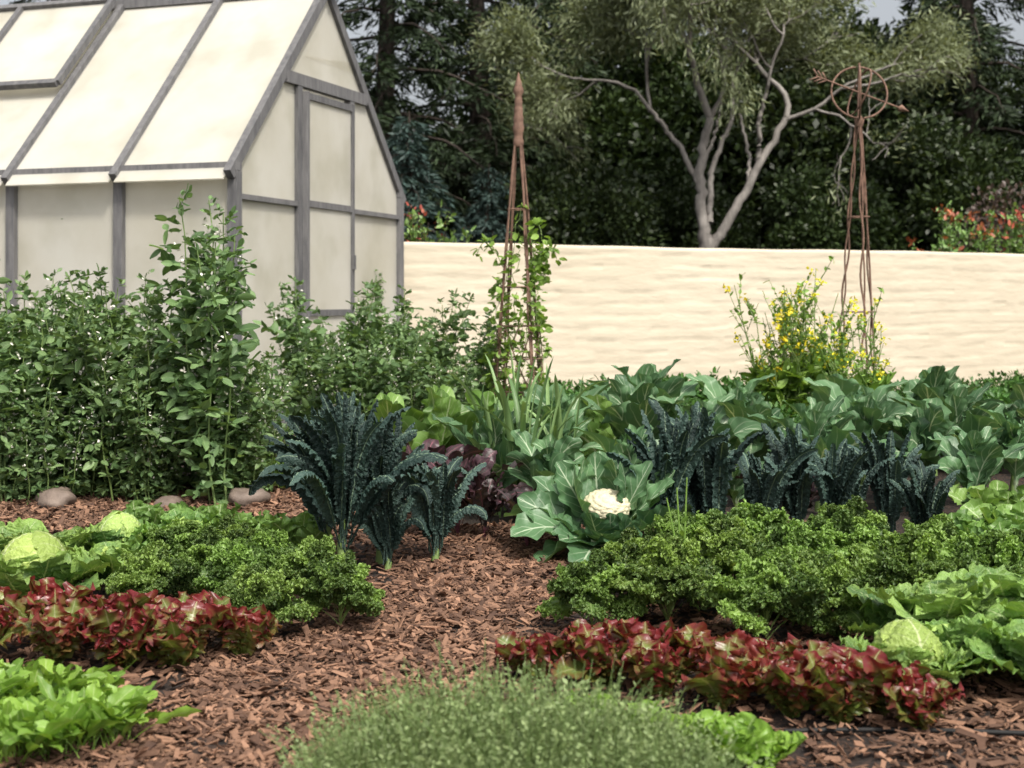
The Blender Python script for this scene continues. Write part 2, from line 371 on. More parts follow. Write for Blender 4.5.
def p_fava(i,H=1.3,S=9,sp=.2,flower=True,ls=.17,hv=.45):
    B=MB(); pos=[];dr=[];sz=[];fp=[];fd=[]
    for s in range(S):
        a=R.rand()*6.28; rr=sp*math.sqrt(R.rand()); b=np.array([rr*math.cos(a),rr*math.sin(a),0])
        h=H*(1.05-hv*R.rand()); ln=np.array([math.cos(a),math.sin(a),0])*h*(.02+ls*R.rand())+np.append(R.randn(2)*.3*ls,0)
        tt=np.linspace(0,1,9); w1,w2=R.rand(2)*4+6
        def P_(t): return b+t**1.4*ln+np.array([.025*math.sin(t*w1+a),.025*math.cos(t*w2+a),t*h])
        B.tube(np.array([P_(t) for t in tt]),np.linspace(.007,.003,9),5,1)
        nn=int(h/.038)
        for k in range(1,nn+1):
            t=k/nn; p=P_(t)
            az=k*2.5+R.randn()*.7; el=.1+.7*R.rand()+(t>.9)*.5
            d=np.array([math.cos(az)*math.cos(el),math.sin(az)*math.cos(el),math.sin(el)])
            sd=np.array([-math.sin(az),math.cos(az),0])
            big=(1.1-.55*max(0,t-.75)/.25)*(.75+.4*min(1,t*2.2))*(.8+.4*R.rand())
            for q,(o,spr) in enumerate(((.03,1),(.03,-1),(.07,1),(.07,-1),(.105,.4),(.105,-.4))):
                if R.rand()<.1: continue
                pos.append(p+d*o*big-np.array([0,0,o*.35])); dr.append(d*.55+sd*spr*.8+np.array([0,0,-.1])+R.randn(3)*.35); sz.append((.05+.03*R.rand())*big)
            if flower and .25<t<.92 and R.rand()<.6:
                for _ in range(4): fp.append(p+R.randn(3)*.018+d*.04); fd.append(R.randn(3)+d)
    scatter(B,T_oval,pos,dr,np.array(sz),0,.7)
    if fp: scatter(B,T_oval,fp,fd,.024,2,1.)
    return B.mesh('fava_mesh',[M_fava,M_stem,M_white])
def p_bush(mat,rx=.35,h=.5,N=2200,size=.05,T=T_oval,name='bush_mesh',tilt=.5,stems=40,mats=None):
    B=MB()
    lobes=[(R.randn()*rx*.35,R.randn()*rx*.35,h*(.45+.2*R.rand()),rx*(.45+.25*R.rand())) for _ in range(9)]
    pos=[];dr=[]
    for k in range(N):
        lx,ly,lz,lr=lobes[R.randint(9)]
        d=R.randn(3); d/=np.linalg.norm(d); rr=lr*(.55+.5*R.rand())
        p=np.array([lx+d[0]*rr,ly+d[1]*rr,max(.01,lz+d[2]*rr*.85)])
        pos.append(p); dr.append(d*np.array([1,1,.6])+R.randn(3)*.4)
    scatter(B,T,pos,dr,size*(.6+.7*R.rand(N)),0,tilt)
    for k in range(stems):
        l=lobes[R.randint(9)]; B.tube([[0,0,0],[l[0]*.6,l[1]*.6,l[2]*.6],[l[0]+R.randn()*.05,l[1]+R.randn()*.05,l[2]+l[3]*.6]],[.006,.004,.002],4,1)
    return B.mesh(name,(mats or [mat,M_stem]))
def p_must():
    B=MB(); fp=[];lp=[];ld=[]
    for s in range(15):
        a=R.rand()*6.28; r0=.1*R.rand(); h=.7+.75*R.rand(); sp=.04+.22*R.rand()
        t=np.linspace(0,1,8); pts=np.stack([math.cos(a)*(r0+sp*t**1.3),math.sin(a)*(r0+sp*t**1.3),t*h],-1)+.012*R.randn(8,3)
        B.tube(pts,np.linspace(.007,.003,8),4,1)
        for br in range(6):
            t0=.5+.5*R.rand(); p0=pts[int(t0*7)]; d=np.array([math.cos(br*2.2+a),math.sin(br*2.2+a),1.7])*.1*(.7+R.rand())
            B.tube([p0,p0+d*.6,p0+d],[.0035,.003,.002],3,1)
            e=p0+d
            if R.rand()<.4:
                for _ in range(10): fp.append(e+R.randn(3)*.017)
            for _ in range(8):
                q=R.rand(); lp.append(p0+d*q); ld.append(R.randn(3)+[0,0,.7])
        for k in range(30):
            q=R.rand()**1.6; lp.append(pts[int(q*7)]+R.randn(3)*.01); ld.append([math.cos(k*GA),math.sin(k*GA),.3])
    lp=np.array(lp); sz=np.where(lp[:,2]<.65,.13,.045)*(.6+.6*R.rand(len(lp)))
    scatter(B,T_oval,lp,np.array(ld),sz,0,.4)
    fp=np.array(fp)
    scatter(B,T_round,fp,rdir(len(fp))+[0,0,.5],.026,2,.6)
    return B.mesh('mustard_mesh',[M_must,M_stem,M_yel])
def p_thyme(i):
    B=MB(); pos=[];dr=[];rn_=[]
    for s in range(520):
        a=R.rand()*6.28; r0=.12*math.sqrt(R.rand()); L=(.11+.13*R.rand()+.09*R.rand()**6); rv=R.rand()
        th=math.radians(92-70*R.rand()**.8)
        d=np.array([math.cos(a)*math.cos(th),math.sin(a)*math.cos(th),math.sin(th)])
        b=np.array([r0*math.cos(a),r0*math.sin(a),.02])
        t=np.linspace(0,1,5); pts=b+L*t[:,None]*d+np.array([0,0,1])*(.05*t[:,None]**2)+.008*R.randn(5,3)
        B.tube(pts,[.0016,.0014,.0012,.001,.0008],3,1)
        for k in range(20):
            q=.2+.8*k/20; p=b+L*q*d+np.array([0,0,.05*q*q]); pos.append(p); dr.append(R.randn(3)+d*.9); rn_.append(rv*.6+.4*q)
    scatter(B,T_dia,pos,dr,.0105+.006*R.rand(len(pos)),0,1.,np.array(rn_))
    return B.mesh('thyme_mesh',[M_thy,M_stem])

rr=lambda: R.rand()*6.28
curl=[p_curly(i) for i in range(4)]
lacS=[p_lac(0,.53,34,.08,upr=1),p_lac(1,.48,30,.05,upr=1)]; lacT=[p_lac(2,.60,44,.24,upr=.4),p_lac(3,.48,32,.08,upr=.4)]
redk=[p_redk(0),p_redk(1)]
redl=[p_lettuce(i,M_redl,36,.10,.195,.052,.017,5.5,'red_lettuce_mesh',.55,.10,14) for i in range(4)]
grl=[p_lettuce(i,M_grl,24,.09,.17,.06,.01,4,'green_lettuce_mesh') for i in range(2)]
frl=[p_lettuce(i,M_brasy,26,.1,.22,.055,.014,5,'leafy_mesh') for i in range(2)]
aru=[p_arug(i) for i in range(3)]
sav=[p_savoy(0)]; savl=[p_savoy(1,.1,False),p_savoy(2,.1,False)]
bra=[p_bras(0),p_bras(1,14,.52,.13),p_bras(2,16,.5,.12,up=6)]; bray=[p_bras(3,14,.46,.13,M_brasy)]
cau=p_cauli(); leek=p_leek()
fav=[p_fava(0,1.35,14,.3),p_fava(1,1.25,15,.34),p_fava(2,1.55,9,.12,True,.04,.25)]
fgap=[p_bush(M_fava,.3,.5,1500,.06)]
pars=[p_bush(M_pars,.38,.5,2600,.05),p_bush(M_pars,.42,.42,2600,.045)]
yb=p_bush(M_must,.25,.35,1300,.04)
must=p_must(); thy=[p_thyme(0),p_thyme(1)]

def row(name,protos,pts,s=1.,js=.12,z=0.):
    for k,p in enumerate(pts):
        m=protos[k%len(protos)]; ss=(p[2] if len(p)>2 else s)*(1+js*(R.rand()-.5)*2)
        put(name,m,(p[0]+R.randn()*.02,p[1]+R.randn()*.02,z),rr(),ss,tilt=(R.randn()*.05,R.randn()*.05))

row('curly_kale',curl,[(.28,5.12,.85),(.56,5.2,.95),(.88,4.98,.92),(1.18,5.05,.9),(.5,5.65,.9),(.82,5.5,1.),(1.12,5.5,.95),(1.0,5.95,1.),(1.35,5.85,1.),(1.48,5.35),(1.7,5.8,1.),(.74,6.0,.9),(1.45,6.2),(1.8,5.3),(2.05,5.7)],js=.1)
row('curly_kale',curl,[(-.62,5.15,.8),(-.88,5.05,.8),(-.76,5.5,.85),(-1.05,5.4,.85),(-1.22,5.75,.85),(-.98,5.85,.85),(-1.35,5.35,.75),(-1.45,6.1,.85),(-1.2,6.15,.8)],js=.1)
row('red_leaf_lettuce',redl,[(.1,4.5,.9),(.27,4.42),(.45,4.3),(.62,4.2,1.1),(.8,4.1,1.05),(.98,4.0,1.05),(1.1,3.95,.8),(.25,4.66,.9),(.42,4.55),(.6,4.45),(.77,4.33),(.95,4.22),(1.08,4.12)],1.)
row('red_leaf_lettuce',redl,[(-.9,4.78,.95),(-1.05,4.6),(-1.1,4.85,1.05),(-1.26,4.62,1.1),(-1.36,4.9),(-1.5,4.65),(-1.6,4.95),(-1.75,4.75),(-1.9,5.0),(-1.22,5.05,.9)],1.05)
row('green_salad_plant',aru,[(-1.16,3.85,1.),(-1.3,3.72,1.1),(-1.32,4.0,1.1),(-1.5,3.9,1.1),(-1.5,4.15),(-1.7,4.1),(-1.27,4.12,.9),(-1.22,3.75,.9),(-1.42,4.02,1.)])
row('green_lettuce',grl,[(.2,3.9,.75),(.4,3.66,.85),(.55,3.62,.85),(.65,3.6,.75),(.3,3.78,.75),(.5,3.75,.75)],1.)
row('thyme_bush',thy,[(-.28,3.25,.82),(-.12,3.38,.95),(.05,3.28,1.),(.2,3.36,.88),(-.05,3.1,1.),(-.3,3.1,.9),(.3,3.15,.85)],js=.12)
row('savoy_cabbage',sav,[(1.2,4.32,.85)],js=0)
row('savoy_cabbage',savl,[(1.42,4.7,1.05),(1.55,4.3,.9),(1.72,4.9,1.05),(1.3,4.75,.8),(1.75,4.55,.9),(1.38,4.42,.75)])
row('savoy_cabbage',sav,[(-1.83,5.5,1.1)],js=0); row('savoy_cabbage',sav,[(-1.78,6.5,.85)],js=0)
row('savoy_cabbage',savl,[(-2.15,6.1,1.),(-1.62,5.8,.85),(-1.95,6.3,.8),(-1.5,6.6,.9)])
row('leafy_green_plant',frl,[(-1.25,6.9,1.1),(-1.5,7.1,1.1),(-1.0,6.7,1.1),(-1.75,6.9,1.1),(-1.45,5.65,.7),(2.05,6.5,1.3),(2.3,6.6,1.4),(2.2,6.1,1.3),(2.45,7.2,1.5),(1.9,4.7,1.2),(1.95,5.2,1.2)],1.)
row('lacinato_kale',lacT,[(-.74,6.2,1.06),(-.34,6.55,.95),(-.88,6.6,.98),(-.55,6.3,.85),(-.62,6.5,.9)],js=.04)
row('lacinato_kale',lacS,[(.72,6.7,1.1),(.93,6.8,1.12),(.84,6.95,1.1),(1.2,6.95,.95),(1.4,7.0,1.),(1.62,6.95,.95),(1.85,7.0,.92),(2.0,6.8,.78),(1.5,6.75,.85)],js=.06)
row('purple_kale',redk,[(1.45,7.3,1.),(-.30,7.2,1.15),(-.12,7.1,1.05),(-.45,7.5,1.2),(.08,6.95,.8)])
put('cauliflower_plant',cau,(.44,6.7,0),0.,1.05,tilt=(.2,0))
row('broccoli_plant',bra,[(.2,7.4,.9),(-.1,8.0,1.),(.25,8.2,1.1),(.65,7.7,1.05),(.75,8.4,1.2),(1.1,8.2,1.25),(1.45,8.5,1.1),(1.75,8.1,1.1),(2.05,8.5,1.2),(2.35,8.2,1.1),(2.65,8.5,1.15),(2.95,8.3,1.15),(3.3,8.6,1.15),(2.5,7.7,1.),(2.9,7.6,1.),(.3,9.3,1.2),(.9,9.4,1.3),(1.5,9.5,1.25),(2.2,9.6,1.25),(2.9,9.7,1.25),(3.5,9.6,1.25),(1.2,7.6,.85)])
row('cabbage_plant',bray,[(-.45,8.3,1.25),(-.7,8.8,1.25),(-.2,8.9,1.2),(-.5,8.9,1.2),(.6,9.,1.1),(3.1,7.4,.9),(2.75,7.05,.8)])
row('leek_plant',[leek],[(.08,8.0,1.15)],js=0)
row('fava_bean_plant',fav[2:],[(-1.72,8.4,1.12)],js=0)
row('fava_bean_plant',fav[:2],[(-1.62,8.6,.62),(-2.05,8.9,.8),(-2.35,8.7,.95),(-2.65,8.9,1.),(-2.95,8.7,1.05),(-3.25,8.9,1.),(-2.5,9.3,1.),(-3.1,9.4,1.1),(-3.6,8.9,1.1),(-1.8,9.2,.72),(-2.2,8.55,.6),(-2.8,8.5,.6)],js=.05)
row('fava_bean_plant',fav[:2],[(-1.45,10.9,.95),(-1.1,11.1,1.),(-.75,11.2,.92),(-1.25,10.3,.8),(-.9,10.4,.75),(-.55,10.6,.7),(-.35,11.4,.8)],js=.05)
row('herb_plant',[yb],[(-1.6,9.6,1.1),(-1.35,9.1,.8),(.35,8.6,.9)])
row('parsley_plant',pars,[(.6,12.3,1.1),(1.,12.2,1.25),(1.45,12.4,1.2),(1.9,12.2,1.25),(.2,11.8,1.),(2.4,12.8,1.),(3.,13.,1.),(3.6,13.2,1.),(4.2,13.4,1.),(4.8,13.4,1.),(-.2,11.6,1.),(1.3,11.2,.9),(2.7,11.,.8),(3.3,11.2,.8),(3.9,11.4,.9),(4.3,11.8,.9)])
row('parsley_plant',pars,[(x,10.3+.2*math.sin(x*5),.9) for x in np.arange(-.2,4.2,.5)])
row('flowering_mustard_plant',[must],[(2.05,10.6,.98),(2.3,10.8,1.1),(2.6,10.4,.92)],js=.05)

# flower stalk in kale bed
B=MB()
for k in range(3):
    x0=.02*k; B.tube([[x0,0,0],[x0+.01,0,.15],[x0-.02+.02*k,.01,.3+.04*k]],[.006,.005,.003],6,0)
    scatter(B,T_oval,[[x0,0,.1+.05*j] for j in range(3)],rdir(3),.04,0)
put('lettuce_stalk',B.mesh('stalk_mesh',[M_must]),(.63,5.6,.12))

# ------------------------------------------------------------------ ground
def axis(lo,hi,a,b,st):
    c=np.arange(a,b,st); l=a-np.geomspace(.2,a-lo,14)[::-1]; h=b+np.geomspace(.2,hi-b,14); return np.concatenate([l,c,h])
xs=axis(-250,250,-4,5,.07); ys=axis(-150,400,2.5,10,.07)
Xg,Yg=np.meshgrid(xs,ys,indexing='ij')
Zg=.012*np.sin(Xg*5.3+np.sin(Yg*3))*np.cos(Yg*4.1)+.006*R.randn(*Xg.shape)
near=(np.abs(Xg-.5)<4.5)&(Yg>2.4)&(Yg<10.2); Zg=np.where(near,Zg,0)-.012
B=MB(); B.grid(np.stack([Xg,Yg,Zg],-1)[:, ::-1],0,.5); put('ground',B.mesh('ground_mesh',[ground_mat()]))

# wood chips
def chips(N,xr,yr,mask=None):
    x=R.uniform(*xr,N); y=R.uniform(*yr,N)
    if mask is not None:
        k=mask(x,y); x,y=x[k],y[k]
    return x,y
def pathmask(x,y):
    cx=np.interp(y,[3.2,4.27,5,6.1,7.2,8],[-.9,-.6,-.4,-.1,.0,0]); hw=np.interp(y,[3.2,4.3,5,6.1,7.2,8],[.55,.5,.45,.4,.35,.2])
    ed=hw+.08*np.sin(y*7)+.05*R.randn(len(x))
    inp=np.abs(x-cx)<ed
    cross=(y>7.5)&(x<-.7)
    return inp|cross|(R.rand(len(x))<.25)
cx,cy=chips(75000,(-2.2,1.8),(3.2,7.6),pathmask)
c2,d2=chips(17000,(-4,-.4),(7.4,9.4)); c3,d3=chips(6000,(1,3.2),(3.4,6))
cx=np.concatenate([cx,c2,c3]); cy=np.concatenate([cy,d2,d3]); N=len(cx)
L=(.010+.026*R.rand(N)+.055*R.rand(N)**5)*(1+.5*(cy>7)); W=np.minimum(L*R.uniform(.15,.6,N),.02); T=R.uniform(.002,.006,N); th=R.rand(N)*6.28; ti=R.randn(N)*.33; ro=R.randn(N)*.4
zc=.012*np.sin(cx*5.3+np.sin(cy*3))*np.cos(cy*4.1)+R.uniform(-.010,.014,N)
loc=np.array([[-1,-1,-1],[1,-.7,-1],[1,.8,-1],[-1,1,-1],[-1,-1,1],[1,-.7,1],[1,.8,1],[-1,1,1]],float)/2
P=loc[None]*np.stack([L,W,T],-1)[:,None]*(1+.2*R.randn(N,8,1))
def rot(P,a,i,j):
    c,s=np.cos(a)[:,None],np.sin(a)[:,None]; Q=P.copy(); Q[...,i]=c*P[...,i]-s*P[...,j]; Q[...,j]=s*P[...,i]+c*P[...,j]; return Q
P=rot(P,ro,1,2); P=rot(P,ti,0,2); P=rot(P,th,0,1); P+=np.stack([cx,cy,zc],-1)[:,None]
Fb=np.array([[3,2,1,0],[4,5,6,7],[0,1,5,4],[1,2,6,5],[2,3,7,6],[3,0,4,7]])
F=(Fb[None]+(np.arange(N)*8)[:,None,None]).reshape(-1,4)
B=MB(); B.raw(P.reshape(-1,3),F,np.zeros((N*8,2)),np.repeat(R.rand(N)**1.7,8),0)
put('wood_chip_mulch',B.mesh('chips_mesh',[M_chip],smooth=False))

# rocks
def rock(name,loc,s):
    B=MB(); n,m=14,20; a=np.linspace(0,np.pi,n); b=np.linspace(0,2*np.pi,m,endpoint=False); A,C=np.meshgrid(a,b,indexing='ij')
    D=np.stack([np.sin(A)*np.cos(C),np.sin(A)*np.sin(C),np.cos(A)],-1); k=R.randn(4,3)*2
    r=1+.12*np.sin(D@k[0])+.1*np.sin(D@k[1]*1.7+1)+.05*np.sin(D@k[2]*3)
    B.grid(D*r[...,None]*np.array(s),0,.5,wrap=True); put(name,B.mesh('rock_mesh',[M_rock]),loc,rr())
rock('rock',(-2.65,8.3,.03),(.16,.11,.07)); rock('rock',(-1.55,8.3,.03),(.13,.1,.07)); rock('rock',(-2.0,8.25,.02),(.09,.07,.04))
B=MB(); t=np.linspace(0,1,30); B.tube(np.stack([.75+1.8*t,3.92-.05*t+.02*np.sin(t*9),.012+0*t],-1),.007,8,0); put('drip_irrigation_hose',B.mesh('hose_mesh',[M_hose]))

# ------------------------------------------------------------------ garden wall
P0=np.array([-1.32,15.78]); dw=np.array([.904,.428]); nw=np.array([dw[1],-dw[0]]); H=1.83; LW=22.
na=1300; al=np.linspace(0,LW,na)
zf=np.linspace(-.05,H,74)
prof=[(0,z) for z in zf]+[(.03,H+.012),(.12,H+.02),(.22,H+.018),(.29,H+.008)]+[(.3,z) for z in (H-.02,1.2,.6,-.05)]
rb=R.randn(40,200)
PP=np.zeros((na,len(prof),3))
for j,(dep,z) in enumerate(prof):
    disp=np.zeros(na)
    if dep==0:
        zz=z+.014*np.sin(al*1.7+z*3)+.006*np.sin(al*6.3)
        cc=zz/.145; ci=np.clip(np.floor(cc).astype(int),0,39); cf=cc-np.floor(cc)
        bl=al/.45+.5*(ci%2)+.1*rb[ci,1]; bi=np.floor(bl).astype(int); bf=bl-bi
        vis=np.clip(.55+.5*np.sin(al*1.3+ci*2.1)+.4*np.sin(al*3.7+ci*5),0.15,1)
        prof_c=1-np.exp(-(np.minimum(cf,1-cf)/.10)**2)*vis
        disp=.0095*prof_c+.0022*rb[ci,bi%200]*np.minimum(1,np.minimum(bf,1-bf)*6)
    wob=.006*np.sin(al*1.1)+.003*np.sin(al*4.3+1) if z>1.7 else 0
    PP[:,j,0]=P0[0]+dw[0]*al+nw[0]*(disp-dep); PP[:,j,1]=P0[1]+dw[1]*al+nw[1]*(disp-dep); PP[:,j,2]=z+wob
B=MB(); B.grid(PP,0,.5)
put('garden_wall',B.mesh('wall_mesh',[wall_mat()]))

# ------------------------------------------------------------------ greenhouse
g=np.array([.331,.9436,0]); u=np.array([-.9436,.331,0]); C0=np.array([-2.34,12.,0]); Z=np.array([0,0,1.])
def G(s,t,z): return C0+u*s+g*t+Z*z
gh=bpy.data.objects.new('greenhouse',None); bpy.context.collection.objects.link(gh)
WD=3.4; HE=2.33; HP=4.12; SP=1.13; NB=5; LN=SP*NB
def rz_(t): return HE+(HP-HE)*(1-abs(t-WD/2)/(WD/2))
F_=MB(); Pn=MB()
rn=lambda: R.rand()
for k in range(NB+1):
    s=k*SP
    for t in (0,WD): F_.beam(G(s,t,0),G(s,t,HE-.04),.09,.09,u,0,rn())
    F_.beam(G(s,-.1,rz_(-.1)+.03),G(s,WD/2-.02,HP+.03),.07,.09,Z,0,rn())
    F_.beam(G(s,WD+.1,rz_(-.1)+.03),G(s,WD/2+.02,HP+.03),.07,.09,Z,0,rn())
for t in (0,WD):
    F_.beam(G(-.04,t,HE),G(LN+.04,t,HE),.1,.07,Z,0,rn()); F_.beam(G(-.03,t,.12),G(LN+.03,t,.12),.102,.22,Z,0,rn())
F_.beam(G(-.1,WD/2,HP+.06),G(LN+.1,WD/2,HP+.06),.12,.1,Z,0,rn())
for s in (0,LN):
    F_.beam(G(s,.05,.121),G(s,WD-.05,.121),.098,.2,Z,0,rn())
    F_.beam(G(s,.86,3.22),G(s,WD-.86,3.22),.08,.11,Z,0,rn())
    F_.beam(G(s,1.11,.22),G(s,1.11,3.16),.085,.075,u,0,rn()); F_.beam(G(s,2.2,.22),G(s,2.2,3.16),.085,.075,u,0,rn())
    for a,b in ((.05,1.07),(2.24,WD-.05)): F_.beam(G(s,a,2.08),G(s,b,2.08),.07,.045,Z,0,rn())
put('timber_frame',F_.mesh('frame_mesh',[M_wood],False),parent=gh)
D_=MB()
off=-.06
for t in (1.18,2.13): D_.beam(G(off,t,.25),G(off,t,3.12),.045,.05,u,0,rn())
for z in (.3,1.08,2.09,3.08): D_.beam(G(off,1.206,z),G(off,2.104,z),.042,.06,Z,0,rn())
D_.beam(G(off-.04,2.11,1.5),G(off-.04,2.11,1.64),.02,.03,u,0,.1)
put('door_frame',D_.mesh('door_mesh',[M_wood],False),parent=gh)
def sheet(B,a,b,c,d,th=.012):
    a,b,c,d=[np.array(x,float) for x in (a,b,c,d)]; n=np.cross(b-a,d-a); n/=np.linalg.norm(n); n*=th/2
    V=[x-n for x in (a,b,c,d)]+[x+n for x in (a,b,c,d)]
    B.raw(V,[[3,2,1,0],[4,5,6,7],[0,1,5,4],[1,2,6,5],[2,3,7,6],[3,0,4,7]],[[0,0]]*8,rn(),0)
for k in range(NB):
    a,b=k*SP+.03,(k+1)*SP-.03
    for t in (.015,WD-.015): sheet(Pn,G(a,t,.2),G(b,t,.2),G(b,t,HE-.03),G(a,t,HE-.03))
    for t in (-.14,WD+.14):
        r0=rz_(t)+.03; sheet(Pn,G(a,t,r0),G(b,t,r0),G(b,WD/2+(-.03 if t<1 else .03),HP+.0),G(a,WD/2+(-.03 if t<1 else .03),HP+.0))
for s in (.01,LN-.01):
    sheet(Pn,G(s,.03,.2),G(s,1.08,.2),G(s,1.08,rz_(1.08)-.02),G(s,.03,HE))
    sheet(Pn,G(s,2.22,.2),G(s,WD-.03,.2),G(s,WD-.03,HE),G(s,2.22,rz_(2.22)-.02))
    sheet(Pn,G(s,1.08,3.2),G(s,2.22,3.2),G(s,2.22,rz_(2.22)-.02),G(s,1.08,rz_(1.08)-.02))
    sheet(Pn,G(s,WD/2-.61,rz_(1.09)-.02),G(s,WD/2+.61,rz_(1.09)-.02),G(s,WD/2+.01,HP-.03),G(s,WD/2-.01,HP-.03))
sheet(Pn,G(-.055,1.2,.27),G(-.055,2.11,.27),G(-.055,2.11,3.1),G(-.055,1.2,3.1))
put('polycarbonate_panels',Pn.mesh('panels_mesh',[M_panel],False),parent=gh)
Vt=MB(); Vf=MB()
nrm=np.cross(u,G(0,WD/2,HP)-G(0,0,HE)); nrm/=np.linalg.norm(nrm); nrm*=np.sign(nrm[2])
a,b=2*SP+.04,4*SP-.04; tl=.78
q=[G(a,tl,rz_(tl))+nrm*.12,G(b,tl,rz_(tl))+nrm*.12,G(b,WD/2-.05,HP)+nrm*.10,G(a,WD/2-.05,HP)+nrm*.10]
sheet(Vt,*q)
for i,j in ((0,1),(1,2),(2,3),(3,0)): Vf.beam(q[i]+nrm*.02,q[j]+nrm*.02,.06,.06,nrm,0,rn())
m_=[(q[0]+q[1])/2+nrm*.021,(q[2]+q[3])/2+nrm*.021]; Vf.beam(m_[0],m_[1],.055,.055,nrm,0,rn())
put('roof_vent_panel',Vt.mesh('vent_mesh',[M_panel],False),parent=gh); put('roof_vent_frame',Vf.mesh('ventf_mesh',[M_wood],False),parent=gh)
for s_,t_,z_ in ((.45,.24,1.25),(1.7,.26,1.35),(2.9,.26,1.25),(.32,1.5,1.0),(.3,2.8,.9)):
    o=put('indoor_plants',fgap[0],tuple(G(s_,t_,z_)),rr(),(.8,.8,1.6),parent=gh)
Bn=MB(); Bn.beam(G(.3,.5,1.),G(LN-.3,.5,1.),.7,.06,Z)
for k in range(5):
    for t in (.25,.75): Bn.beam(G(.4+k*1.2,t,0),G(.4+k*1.2,t,.965),.06,.06,u)
put('potting_bench',Bn.mesh('bench_mesh',[M_wood],False),parent=gh)

# ------------------------------------------------------------------ obelisks
def obelisk(H,wb,wt,wav,legs=4,basket=True):
    B=MB()
    for k in range(legs):
        a=k*2*math.pi/legs+.5; t=np.linspace(0,1,40)
        r=wb*(1-t)**.9+wt; w=wav*np.sin(t*26+k*2)*(1-.5*t)
        B.tube(np.stack([np.cos(a)*(r+w)-np.sin(a)*w,np.sin(a)*(r+w)+np.cos(a)*w*.7,t*H],-1),.009,6,0)
        if wav>.003:
            B.tube(np.stack([np.cos(a+.12)*(r-w),np.sin(a+.12)*(r-w),t*H],-1),.008,5,0)
    for z in ((.25,.5,.75,1.0,1.3,1.9) if basket else (.3,1.1,1.9)):
        f=z/H; r=wb*(1-f)**.9+wt; an=np.linspace(0,2*np.pi,25); B.tube(np.stack([r*np.cos(an),r*np.sin(an),z+0*an],-1),.006,5,0)
    if basket:
        for k in range(10):
            for sg in (1,-1):
                t=np.linspace(0,1,14); z=.25+.75*t; r=wb*(1-z/H)**.9+wt; a=k*.628+sg*t*1.6
                B.tube(np.stack([r*np.cos(a),r*np.sin(a),z],-1),.0035,4,0)
    return B
B=obelisk(2.5,.23,.02,.004)
zz=np.linspace(2.38,2.96,24); rad=np.interp(zz,[2.38,2.42,2.46,2.5,2.78,2.82,2.86,2.96],[.03,.05,.03,.045,.028,.045,.03,.003])*(1+.08*np.sin(zz*90))
B.tube(np.stack([0*zz,0*zz,zz],-1),rad,10,0)
put('garden_obelisk',B.mesh('obelisk_mesh',[M_rust]),(.05,11.,0))
B=obelisk(2.74,.2,.015,.018,3,False)
an=np.linspace(0,2*np.pi,49); c=np.array([0,0,2.95]); rr0=.235
def ring(ax1,ax2,r,w):
    ax1=np.array(ax1,float); ax2=np.array(ax2,float); ax1/=np.linalg.norm(ax1); ax2/=np.linalg.norm(ax2)
    B.tube(c+r*(np.cos(an)[:,None]*ax1+np.sin(an)[:,None]*ax2),w,6,0)
ax=np.array([.93,.1,-.33]); ax/=np.linalg.norm(ax)
ring([1,0,0],[0,.3,1],rr0,.009); ring([0.2,1,0],[0,0,1],rr0-.015,.009); ring(np.cross(ax,[0,1,0]),np.cross(ax,[0,0,1]),rr0-.03,.008)
B.tube([c-ax*.40,c+ax*.40],.008,6,0)
B.tube([c+ax*.36,c+ax*.38,c+ax*.46],[.004,.035,.002],6,0)
for q in (.30,.34,.38): 
    for s in (1,-1):
        up=np.array([.33,0,.93]); B.beam(c-ax*q,c-ax*(q+.06)+up*s*.05,.012,.01,(0,1,0))
B.tube([[0,0,2.66],[0,0,2.72],[0,0,2.76],[0,0,3.2]],[.03,.045,.014,.01],8,0)
put('armillary_obelisk',B.mesh('armillary_mesh',[M_rust]),(2.93,12.,0))

# pea vine on obelisk
B=MB(); pos=[];dr=[];fl=[]
for s in range(10):
    a0=R.rand()*6.28; hh=1.0+.95*R.rand(); t=np.linspace(0,1,30); z=t*hh; r=.22*(1-z/2.5)+.03; a=a0+t*(2+R.rand()*2)
    pts=np.stack([r*np.cos(a),r*np.sin(a),z],-1)+.015*R.randn(30,3)
    B.tube(pts,.003,4,1)
    for k in range(2,30):
        if R.rand()<.75:
            for _ in range(4):
                d=R.randn(3); d[2]*=.5; pos.append(pts[k]+d*.03); dr.append(d)
for s in range(7):   # trailing tips
    a0=R.uniform(-1.,1.)+(math.pi if s>4 else 0); z0=1.1+R.rand()*.5; t=np.linspace(0,1,12)
    pts=np.stack([.12*math.cos(a0)+.2*t*np.cos(a0),.2*t*np.sin(a0)-.05,z0+.45*t-.35*t**3],-1); B.tube(pts,.003,4,1)
    for k in range(12):
        for _ in range(3): d=R.randn(3); pos.append(pts[k]+d*.012); dr.append(d)
scatter(B,T_round,pos,dr,.036+.032*R.rand(len(pos)),0,.6)
put('pea_vine',B.mesh('vine_mesh',[M_vine,M_stem]),(.05,11.,0))

